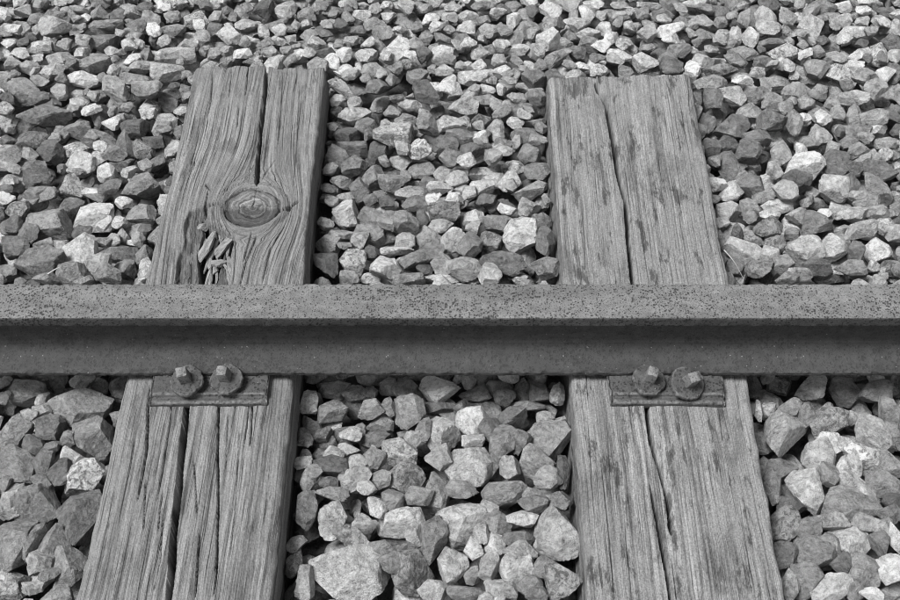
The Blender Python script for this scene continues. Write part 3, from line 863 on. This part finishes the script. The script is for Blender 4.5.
# stones picked out of the photograph: (centre x, centre y, width, height, tone 1-9 mixing own grey with painted-in shade, tilt), three units to a pixel from the block's corner
TRACED = {
(0, 0): """70 25 60 40 6;110 55 50 40 5;165 85 90 75 6;215 40 60 35 6;258 40 30 45 6;300 42 50 40 5;358 45 45 50 4;395 30 75 60 6;310 8 70 28 7
585 60 72 40 8s;645 50 40 40 6;687 105 72 72 8;740 130 78 45 8;728 160 52 36 9;842 122 60 32 8;830 70 75 35 6;858 30 60 50 7;450 60 56 56 6
520 90 72 42 5;565 135 60 35 6;525 167 112 40 7 8;500 215 92 56 7;430 200 82 32 6;410 235 86 50 5;345 262 92 56 6 -20;255 240 96 52 8
270 190 112 72 5;180 178 76 58 6;120 140 66 42 7;315 80 96 42 5;310 122 82 52 5;158 215 62 50 7;85 200 62 36 5;40 190 52 36 7 -25;70 270 95 84 5
130 350 152 78 4;335 315 45 72 5;440 270 92 58 5;452 320 62 62 8s;375 315 46 36 4;365 352 52 42 7;300 290 40 40 4;510 305 62 62 4;500 370 62 58 7
460 425 62 42 3;405 385 72 52 3;225 385 92 52 5;240 310 52 42 7;95 415 102 64 4s;185 405 46 52 5;280 410 72 52 5;320 420 62 56 5;375 435 52 82 4
425 445 52 62 5s;225 450 76 62 8s;240 492 98 72 7;345 455 72 52 5;365 490 72 46 4;90 460 46 36 7;25 465 72 66 6;150 455 72 62 3;105 515 86 82 4 -30
320 520 52 52 7;425 555 112 88 5;215 560 86 72 6s;290 580 84 48 9;120 580 92 46 4;470 490 62 42 4;295 350 42 82 4;12 255 40 55 5;20 90 45 40 6;35 130 50 35 5""",
(300, 0): """185 40 52 36 8;100 40 62 32 5;60 20 52 42 6;100 75 72 32 7;185 15 55 28 7;70 160 98 54 3;130 160 52 46 8;165 125 46 42 4;205 165 52 42 7
225 70 62 52 6;250 100 62 46 5;295 130 66 46 8;345 135 52 48 6;425 160 62 58 8;430 115 52 32 5;380 110 46 36 5;450 50 46 36 6;420 85 52 40 5
490 125 52 52 4;505 50 56 42 7;540 60 52 42 6;595 30 46 26 8;640 25 52 52 5;680 90 76 62 5;760 70 62 42 5;830 70 72 42 7;860 100 76 36 7;750 120 82 62 8
655 150 62 36 8;705 155 46 52 5;770 172 92 52 6 25;830 155 52 46 4;870 130 62 42 5;605 135 46 36 8;560 150 62 36 5;565 90 52 46 6;220 215 78 58 6
355 230 66 52 5 30;230 260 62 46 4;275 235 32 52 5;380 275 72 62 3;450 260 72 42 8;505 235 62 42 8;435 210 52 36 6;555 265 56 36 8;605 265 30 36 8
555 300 62 42 5;700 235 82 62 4;710 290 62 42 5;650 295 52 46 6;685 325 52 46 5;635 345 82 76 4;585 390 52 72 6;545 365 62 42 4s;490 325 88 62 7
455 365 88 58 8 20;480 410 82 62 4;435 430 76 62 4;385 365 62 66 5;320 355 66 46 5;325 315 56 36 7;165 345 98 52 7;195 380 72 56 4;280 405 114 72 7s
360 442 68 66 9s;310 445 52 46 6;140 405 72 62 3;165 440 102 52 4;110 480 72 98 4;160 490 76 62 5;235 460 56 72 3;220 530 68 78 5;300 485 66 42 7
180 570 62 72 4;275 540 82 62 5;365 510 82 52 5;450 475 62 52 5;500 480 52 42 8;540 410 42 36 8;550 440 42 42 5;580 465 46 52 6;515 450 62 46 3
680 410 92 62 4;690 460 62 62 4;640 440 42 46 6;640 510 66 46 8s;710 510 72 62 5;690 565 102 62 6 20;545 520 72 42 8;575 545 72 52 7;470 535 62 56 7
430 520 52 52 6;420 565 72 46 7;490 570 62 36 7;340 580 104 48 6;385 545 52 46 4;95 570 56 52 5;140 590 62 32 7;240 590 52 42 5;880 15 60 35 8;780 15 60 35 6
300 20 50 35 6;360 20 50 40 5;560 10 70 28 7;20 45 50 40 5;35 105 60 45 6""",
(600, 0): """70 15 42 32 6;150 15 72 26 8;215 15 62 36 4;285 10 78 36 8;350 42 78 52 4 -25;15 85 42 46 8;20 45 46 46 5;95 85 46 36 7;65 45 56 36 6;75 120 56 42 4
60 170 72 42 8;140 95 52 52 6;212 92 88 54 9;135 185 72 56 8;200 180 56 46 5;240 147 68 56 4;190 50 56 42 4;250 70 62 52 5;310 110 66 52 5;300 65 72 46 6
365 105 46 46 6;410 105 40 52 7;440 60 46 62 5;495 55 62 66 7;452 112 46 66 7;515 130 84 36 4 15;553 157 88 56 8s;430 167 94 52 5 -20;490 185 62 42 4
320 160 72 28 4;310 185 62 42 6;360 210 92 46 5s;545 190 42 32 8;640 85 80 78 7 40;665 20 82 46 5;730 15 52 32 8;700 55 52 42 6;770 102 108 52 8 -8;845 60 52 42 7
885 85 42 52 7;845 160 52 62 8s;800 40 52 42 6;755 200 62 42 8;700 175 76 46 6 -15;640 155 62 42 5;645 120 56 42 6;715 225 66 78 7s;800 230 76 46 6
870 220 70 56 4 -30;835 190 62 36 6;650 205 72 66 5;600 215 36 42 6;580 270 72 52 6;660 275 52 46 5;710 275 46 42 6;760 290 78 52 7;830 265 62 62 6
800 320 42 26 8;885 340 42 62 4;710 310 66 42 6;820 355 72 46 6;615 305 56 52 6;655 350 78 72 5;765 345 42 72 6;430 240 62 28 9;395 278 78 62 7
470 285 72 56 5;520 250 72 42 6;340 295 52 62 4;345 250 72 52 6;520 300 56 56 5;450 340 92 62 6;395 380 104 84 4;320 370 56 82 4;330 440 62 56 4
385 430 52 52 3;385 490 62 82 4;425 490 32 46 5;460 490 46 42 5;520 360 82 62 4;505 397 84 46 8 -20;585 370 46 78 5;660 405 62 62 8;620 425 72 46 5
560 320 46 46 5;450 450 78 66 4;545 465 56 78 6;470 410 76 52 4;525 510 46 52 7;612 490 122 92 9;702 490 82 108 4;590 540 78 52 3;697 560 88 88 7
745 430 56 42 4;780 400 82 62 5;730 390 42 42 4;820 390 76 46 7;775 450 62 42 5;765 500 46 36 3;750 545 62 62 4;790 475 52 46 6;840 510 98 72 4
830 565 114 62 5 -40;880 460 46 52 5;855 430 62 36 6;395 570 62 72 7;450 560 82 78 4;510 570 56 52 6;555 570 66 62 6;370 545 52 36 4;490 590 62 32 6
780 585 62 36 6;640 580 52 42 5;345 560 46 52 5;310 245 50 40 6;300 210 45 40 5""",
(0, 200): """50 25 68 54 6s;145 65 148 98 5;215 25 62 72 4;285 42 112 104 9;425 35 84 68 5;240 147 98 94 8;180 130 52 46 7;125 187 152 104 4;50 137 78 78 4
35 75 62 52 3;85 97 52 62 4;130 130 56 42 6;20 215 62 52 5;415 95 76 46 5;350 60 32 62 4;340 118 42 46 6;370 110 42 46 6;310 125 42 32 5;295 190 72 58 6
215 215 94 78 5 30;325 215 72 62 5;355 160 112 48 4;375 200 62 62 4;405 130 52 26 8;135 232 72 34 5;8 20 30 62 4;430 165 42 62 4;95 10 60 30 5;250 240 50 30 6
75 572 125 88 6;12 545 40 40 4;8 590 40 40 5""",
(300, 200): """135 35 78 92 8;210 45 72 52 5;265 60 52 66 5;320 60 78 62 5;430 30 104 74 5s;350 10 82 42 5;420 75 72 52 7;520 60 68 52 8;575 15 52 46 4;595 65 92 62 5
660 97 98 112 8;690 20 62 46 7;730 65 46 62 4;740 120 56 98 4;385 115 84 78 6;205 107 98 78 5;130 105 92 46 6;85 130 74 52 6;75 195 72 78 3;155 187 92 84 7s
215 155 46 46 3;265 115 46 42 5;315 120 56 52 6;290 150 94 32 8;255 195 88 78 8;365 170 142 68 4 15;460 120 82 72 7 30;510 130 72 82 4;575 125 66 56 5s
610 190 134 78 4 -15;495 205 108 62 6;430 195 62 72 6;570 215 72 74 7;375 210 52 42 3;320 235 98 42 5;210 233 54 32 8;420 237 108 28 8;515 240 48 24 7
660 235 42 32 7;735 200 84 62 4;745 235 62 32 5;150 230 56 42 6;105 570 92 62 6;165 577 72 52 5;265 560 52 56 7;312 567 74 62 5;420 572 114 84 9
525 580 88 46 5;600 567 88 68 5;665 567 46 66 4;722 572 62 62 4;770 567 46 42 4;45 590 40 40 4;210 580 40 46 4""",
(600, 200): """385 35 74 78 7;450 25 68 62 6;530 20 84 46 8;600 45 84 62 6;640 5 62 36 5;650 67 94 84 4;720 25 66 52 8;765 42 78 46 7;830 35 74 48 6;785 87 104 62 6 15
855 75 46 52 8s;800 5 72 42 5;880 95 52 46 7;703 137 84 88 8;615 152 114 94 7;505 80 84 62 5s;580 100 46 46 5;460 115 62 52 6s;395 95 62 62 8
430 147 114 74 7 -15;525 120 62 52 6s;510 160 56 52 7;550 190 62 52 5;480 202 74 58 5s;600 215 72 42 6;835 150 78 84 9;750 202 94 62 4;880 200 62 52 4s
845 225 46 46 6;800 235 46 26 7;690 235 84 28 5;640 200 112 42 3;770 150 46 52 4;405 200 52 52 4;570 230 72 42 5;540 557 72 66 6s;635 567 94 76 7
730 572 78 84 4;830 572 104 66 4;888 555 36 66 5;890 30 40 60 5""",
(0, 400): """235 20 178 130 5;90 45 52 36 6;125 28 52 36 7;40 97 104 94 6;150 82 88 84 4;100 135 62 56 3;150 140 56 32 4;275 107 118 118 5;205 115 42 46 5
220 170 78 62 7;247 232 132 92 9s 38;50 192 114 118 5;125 187 52 84 4;180 215 78 88 4;35 297 78 104 6;115 312 128 138 5;125 245 52 46 4;235 352 128 174 4
165 422 94 104 5;35 432 118 164 5;95 430 72 112 4;120 485 78 78 6;207 497 92 124 5;150 525 66 46 5;30 552 104 88 7s;95 565 66 42 6;175 587 104 64 5;15 250 32 42 5""",
(300, 400): """100 35 88 78 5;215 25 78 62 5;325 40 94 92 5;35 80 52 62 4;70 100 52 46 4;140 107 78 58 4;180 90 36 42 7;240 72 72 52 5;225 117 98 62 4;345 120 72 46 6
300 157 104 82 7s;435 97 104 118 7;515 65 98 96 9 25;565 85 56 72 4;630 50 98 62 4;610 120 98 92 5 20;660 125 62 72 4;735 120 108 164 5 -35;705 187 94 108 5 40
420 167 84 84 6 -10;505 202 140 122 7;520 120 62 42 7;145 150 66 42 7 -25;75 135 72 52 4;225 175 62 62 5;90 195 98 66 3;175 185 52 42 6;165 237 98 78 6;245 235 52 56 6
320 232 104 88 5s;200 265 62 46 7;95 285 98 46 5;85 245 52 36 4;20 245 36 82 6;50 215 36 46 5;355 287 78 62 5;280 300 72 72 5;410 277 94 122 5;485 272 98 58 5
615 272 128 88 5 15;745 232 84 66 6;580 195 42 72 4;630 205 56 62 6;790 215 36 92 3;700 285 62 42 5;770 300 88 62 4;700 310 82 52 4;560 332 62 62 6;665 352 94 62 8
595 367 68 88 5 40;475 367 160 128 7;300 367 142 92 8 15;230 325 52 66 8;100 357 78 114 7 -20;165 325 32 52 6;185 362 52 52 6;345 400 52 72 6;165 420 94 68 6s -30
20 330 62 112 4;390 420 94 142 4;245 447 72 52 5;270 487 82 62 4;335 502 134 154 5s;460 497 88 114 7;520 442 52 62 8;545 400 42 62 7;585 432 62 72 8;650 412 94 62 4
660 452 98 58 6;565 502 62 88 6;650 502 104 112 7;765 407 120 152 6;740 502 82 72 4;785 542 108 118 6s;150 512 220 180 7 -25;15 552 52 104 6;400 577 98 74 7
495 577 114 64 4;590 567 62 62 7;630 570 42 52 6;685 557 88 62 5;710 585 62 52 4;515 525 42 52 5;555 590 42 32 7;370 90 42 72 4;415 22 98 42 4;485 25 52 56 4
265 20 42 56 5;680 15 104 32 5;60 165 50 40 5;120 395 50 40 5;440 330 60 40 5""",
(600, 400): """565 102 134 142 6;505 30 42 46 7;570 25 72 56 5;620 45 42 72 5;690 67 114 84 6s;820 102 98 128 6 30;878 65 72 152 5;690 130 82 64 9 -25;735 130 42 42 8
785 172 104 94 9s;758 185 38 84 8;655 175 94 118 6;765 262 110 88 7 -15;730 205 32 72 8;850 250 104 88 5;870 185 72 82 5;615 265 112 132 8 -15;750 312 170 114 5
540 217 104 92 4;520 265 56 98 5;580 320 92 72 3;550 377 98 104 5s;625 387 82 72 4 35;690 360 114 52 6;760 422 134 108 8;690 430 62 62 5;640 457 128 118 5 -35
555 465 66 82 4;800 367 92 62 6;850 380 52 52 6;886 410 42 92 8;840 435 62 82 4;870 345 62 46 4;790 517 104 98 5 -25;870 507 88 88 8;620 542 104 114 5;690 562 134 88 7 30
570 560 52 104 6 -15;770 580 52 52 5;815 580 62 36 9 -15;875 577 72 46 6;725 495 62 62 3;880 300 62 62 3;690 220 52 72 5;475 30 24 60 7""",
}
heroes = []
for (ox, oy), txt in TRACED.items():
    for it in txt.replace('\n', ';').split(';'):
        q = it.split()
        sp = q[4].endswith('s')
        t = float(q[4].rstrip('s'))
        heroes.append((ox + float(q[0]) / 3, oy + float(q[1]) / 3, float(q[2]) / 3, float(q[3]) / 3, t, sp, R(float(q[5])) if len(q) > 5 else 0.0))

# 1. a bed below the surface, 2. the stones picked out of the photograph, 3. smaller ones in the gaps
TG_full = TG.copy()
TG = TG_full - 0.030
n1 = fill(0.036, 0.060, FREE, 0.012, 60, 3300, ncand=2, dense=14)
TG = TG_full
UPI = np.array([0, SP, CP]); TOC = np.array([0, -CP, SP])
def place_hero(hx, hy, w, h, tone, sp, ang):
    p = at_z(hx, hy, -0.075)
    p[2] = float(target_z(p[0], p[1])) - 0.012
    p = at_z(hx, hy, p[2]); s = px_scale(p)
    n = 0.62 * np.array([0, 0, 1.0]) + 0.38 * TOC + rng.normal(size=3) * 0.16
    n /= np.linalg.norm(n)
    e1 = np.array([1.0, 0, 0]); e1 = e1 - n * (e1 @ n); e1 /= np.linalg.norm(e1)
    e2 = np.cross(n, e1)
    fs = abs(e2 @ UPI)
    inf = 1.16 if w * h < 500 else 1.09
    wm, hm = w / s * inf, h / s * inf
    tm = 0.88 * math.sqrt(wm * hm) * rng.uniform(0.8, 1.05)
    hm = max(hm * 0.55, (hm - tm * 0.35 * math.sqrt(max(0, 1 - fs * fs))) / fs)
    ca, sa = math.cos(ang), math.sin(ang)
    a1, a2 = e1 * ca + e2 * sa, -e1 * sa + e2 * ca
    area = w * h
    lvl = 5 if area > 1500 else 4
    S = stone_shape(lvl)
    P = (S * np.array([wm, hm, tm]) / 2) @ np.stack([a1, a2, n])
    top = P[:, 2].max()
    x, y, z = p
    for _ in range(4):
        # keep clear of the sleepers' flanks
        x = clear_x(P, x, y)
        zr = rest_z(P, x, y) - 0.004
        zt = float(target_z(x, y)) + 0.006 + 0.10 * tm - top
        z = min(max(zr, zt - 0.022), zt + 0.018)
        q = at_z(hx, hy, z + top * 0.15)
        x, y = q[0], q[1]
    stamp(P, x, y, z)
    placed.append((P + np.array([x, y, z]), lvl, tone + rng.normal() * 0.25, float(sp) if sp else 0.25 * rng.random(), (w * h), np.array([x, y, z])))
heroes.sort(key=lambda q: q[1])
for q in heroes: place_hero(*q)
FREE_IN = np.argwhere((~SM) & INFRAME)
FREE_OUT = np.argwhere((~SM) & ~INFRAME)
n2 = fill(0.026, 0.050, FREE_IN, 0.011, 110, 1800, ncand=6, sink=0.22, dense=30)
n3 = fill(0.030, 0.058, FREE_OUT, 0.016, 60, 3600, ncand=2, dense=20)
n4 = fill(0.013, 0.024, FREE_IN, -0.006, 90, 1500, ncand=4, sink=0.3, dense=50)

# which stones show largest: count the pixels each one wins in a coarse depth buffer of the photograph's view
def visible_areas():
    Wd, Hd = 450, 300
    zb = np.full((Hd, Wd), 1e9); ib = np.full((Hd, Wd), -1)
    for k, (P, lvl, *_r) in enumerate(placed):
        d = P[:, 1] * CP + (CAM_H - P[:, 2]) * SP
        u = P[:, 1] * SP + (P[:, 2] - CAM_H) * CP
        X = (450 + FPX * P[:, 0] / d) / 2; Y = (300 - FPX * u / d) / 2
        j, i = np.round(Y).astype(int), np.round(X).astype(int)
        m = (i >= 0) & (i < Wd) & (j >= 0) & (j < Hd)
        for jj, ii, dd in zip(j[m], i[m], d[m]):
            if dd < zb[jj, ii]: zb[jj, ii] = dd; ib[jj, ii] = k
    # hidden behind the rail
    rows = (np.arange(Hd) > 283 / 2) & (np.arange(Hd) < 376 / 2)
    ib[rows] = -1
    return np.bincount(ib[ib >= 0], minlength=len(placed))
area = visible_areas()
single = set(np.argsort(-area)[:300].tolist())

def zone(c):
    x, y = c[0], c[1]
    near = abs(y - RAIL_Y) < 0.17
    if y > 1.87:
        return 'beyond the %s' % ('knotted sleeper\'s end' if x < -0.2 else 'space between sleeper ends' if x < 0.17 else 'knotless sleeper\'s end' if x < 0.46 else 'sleeper ends, past the knotless one')
    side = ('near rail, ' if near else '') + ('screw side' if y < RAIL_Y else 'sleeper-end side')
    if -0.25 < x < 0.2:
        where = 'by the knotted sleeper\'s inner flank' if x < -0.11 else 'by the knotless sleeper\'s inner flank' if x > 0.08 else 'midway between sleepers'
    elif x <= -0.25: where = 'outside the knotted sleeper' if x < -0.6 else 'close outside the knotted sleeper'
    else: where = 'outside the knotless sleeper' if x > 0.56 else 'close outside the knotless sleeper'
    return where + ', ' + side
def tone_word(t, sp):
    if sp > 0.9: return 'dark-speckled pale' if t >= 6.5 else 'speckled grey'
    return 'bright white' if t >= 8.6 else 'pale grey' if t >= 6.6 else 'mid-grey' if t >= 4.6 else 'dark grey'
def shape_word(P):
    d = np.sort(np.linalg.svd(P - P.mean(0), compute_uv=False))[::-1]
    m = float(np.ptp(P, axis=0).max())
    return ('big ' if m > 0.075 else 'medium ' if m > 0.055 else 'small ') + ('elongated' if d[0] / d[1] > 1.42 else 'flattish' if d[1] / d[2] > 1.5 else 'blocky')
sv, sf, st, ss, sr, base = [], [], [], [], [], 0
for k, (P, lvl, tone, sp, tr, c) in enumerate(placed):
    F = ICO[lvl][1]
    alb = tone_albedo(np.clip(tone, 1.5, 9))
    rn = float(rng.random())
    if k in single:
        o = mesh_obj('ballast_stone', P - c, F, M_STONE, loc=c, smooth=False)
        n = len(P)
        set_attr(o, 'tone', np.full(n, alb)); set_attr(o, 'speck', np.full(n, sp)); set_attr(o, 'rnd', np.full(n, rn))
        tag(o, '%s %s stone %s' % (shape_word(P), tone_word(tone, sp), zone(c)), 'stone', 'ballast stones around the sleepers')
    else:
        sv.append(P); sf.append(F + base); base += len(P)
        n = len(P); st.append(np.full(n, alb)); ss.append(np.full(n, sp)); sr.append(np.full(n, rn))

o = mesh_obj('ballast_gravel', np.concatenate(sv), np.concatenate(sf), M_STONE, smooth=False)
set_attr(o, 'tone', np.concatenate(st)); set_attr(o, 'speck', np.concatenate(ss)); set_attr(o, 'rnd', np.concatenate(sr))
tag(o, 'mass of smaller crushed grey ballast filling the track bed', 'ballast', kind='stuff')

# ------------------------------------------------------------------ splinters and crumbs in the rotten hollow beside the knot
def chip(px, py, lw, lh, ang, z, thick=0.5, name='wood_splinter'):
    c = at_z(px, py, z); s = px_scale(c)
    S = stone_shape(4, npl=9)
    P = S * np.array([lw / s, lh / s, lh / s * thick]) / 2
    m = np.array(Matrix.Rotation(ang, 3, 'Z')) @ np.array(Matrix.Rotation(rng.normal() * 0.12, 3, 'X'))
    o = mesh_obj(name, P, ICO[4][1], M_CHIP, sl_a, loc=(c - org_a), smooth=False)
    o.rotation_euler = Matrix(m).to_euler()
for a in [(203, 227, 13, 10, 0.2, -0.012, 0.8), (207, 247, 44, 10, 1.30, -0.012), (223, 246, 34, 12, 1.0, -0.014), (220, 264, 20, 11, 0.25, -0.022, 0.8),
          (270, 227, 13, 10, 0.3, -0.006, 0.6), (240, 234, 11, 9, 0.1, -0.007, 0.6)]:
    chip(*a)
for _ in range(26):
    x, y = rng.uniform(200, 231), rng.uniform(228, 286)
    chip(x, y, rng.uniform(10, 40), rng.uniform(2.5, 6), 1.45 + rng.normal() * 0.22 + (0.25 if x > 218 else 0), rng.uniform(-0.026, -0.016), 0.8)

# ------------------------------------------------------------------ dry straws
def straw(label, pts, rad):
    P = np.array([at_z(x, y, z) for x, y, z in pts])
    t = np.linspace(0, 1, 14); k = np.linspace(0, 1, len(P))
    C = np.stack([np.interp(t, k, P[:, q]) for q in range(3)], 1)
    C[:, 2] += 0.004 * np.sin(t * math.pi)
    V = []
    for i, c in enumerate(C):
        d = C[min(i + 1, 13)] - C[max(i - 1, 0)]; d /= np.linalg.norm(d)
        a = np.cross(d, [0, 0, 1]); a /= np.linalg.norm(a); b = np.cross(d, a)
        for q in range(6):
            w = q * math.pi / 3
            V.append(c + rad * (1 - 0.5 * t[i]) * (a * math.cos(w) + b * math.sin(w)))
    idx = np.arange(84).reshape(14, 6); idx = np.concatenate([idx, idx[:, :1]], 1)
    org = C[0]
    o = mesh_obj('dry_straw', np.array(V) - org, grid_faces(idx), M_STRAW, loc=org)
    tag(o, label, 'straw')
straw('thin pale dry straw leaning against the knotless sleeper flank', [(724, 250, -0.010), (734, 264, -0.03), (743, 278, -0.055)], 0.0011)
straw('thin pale dry straw lying across stones beside the knotted sleeper', [(48, 274, -0.035), (58, 270, -0.030), (66, 267, -0.035)], 0.0010)
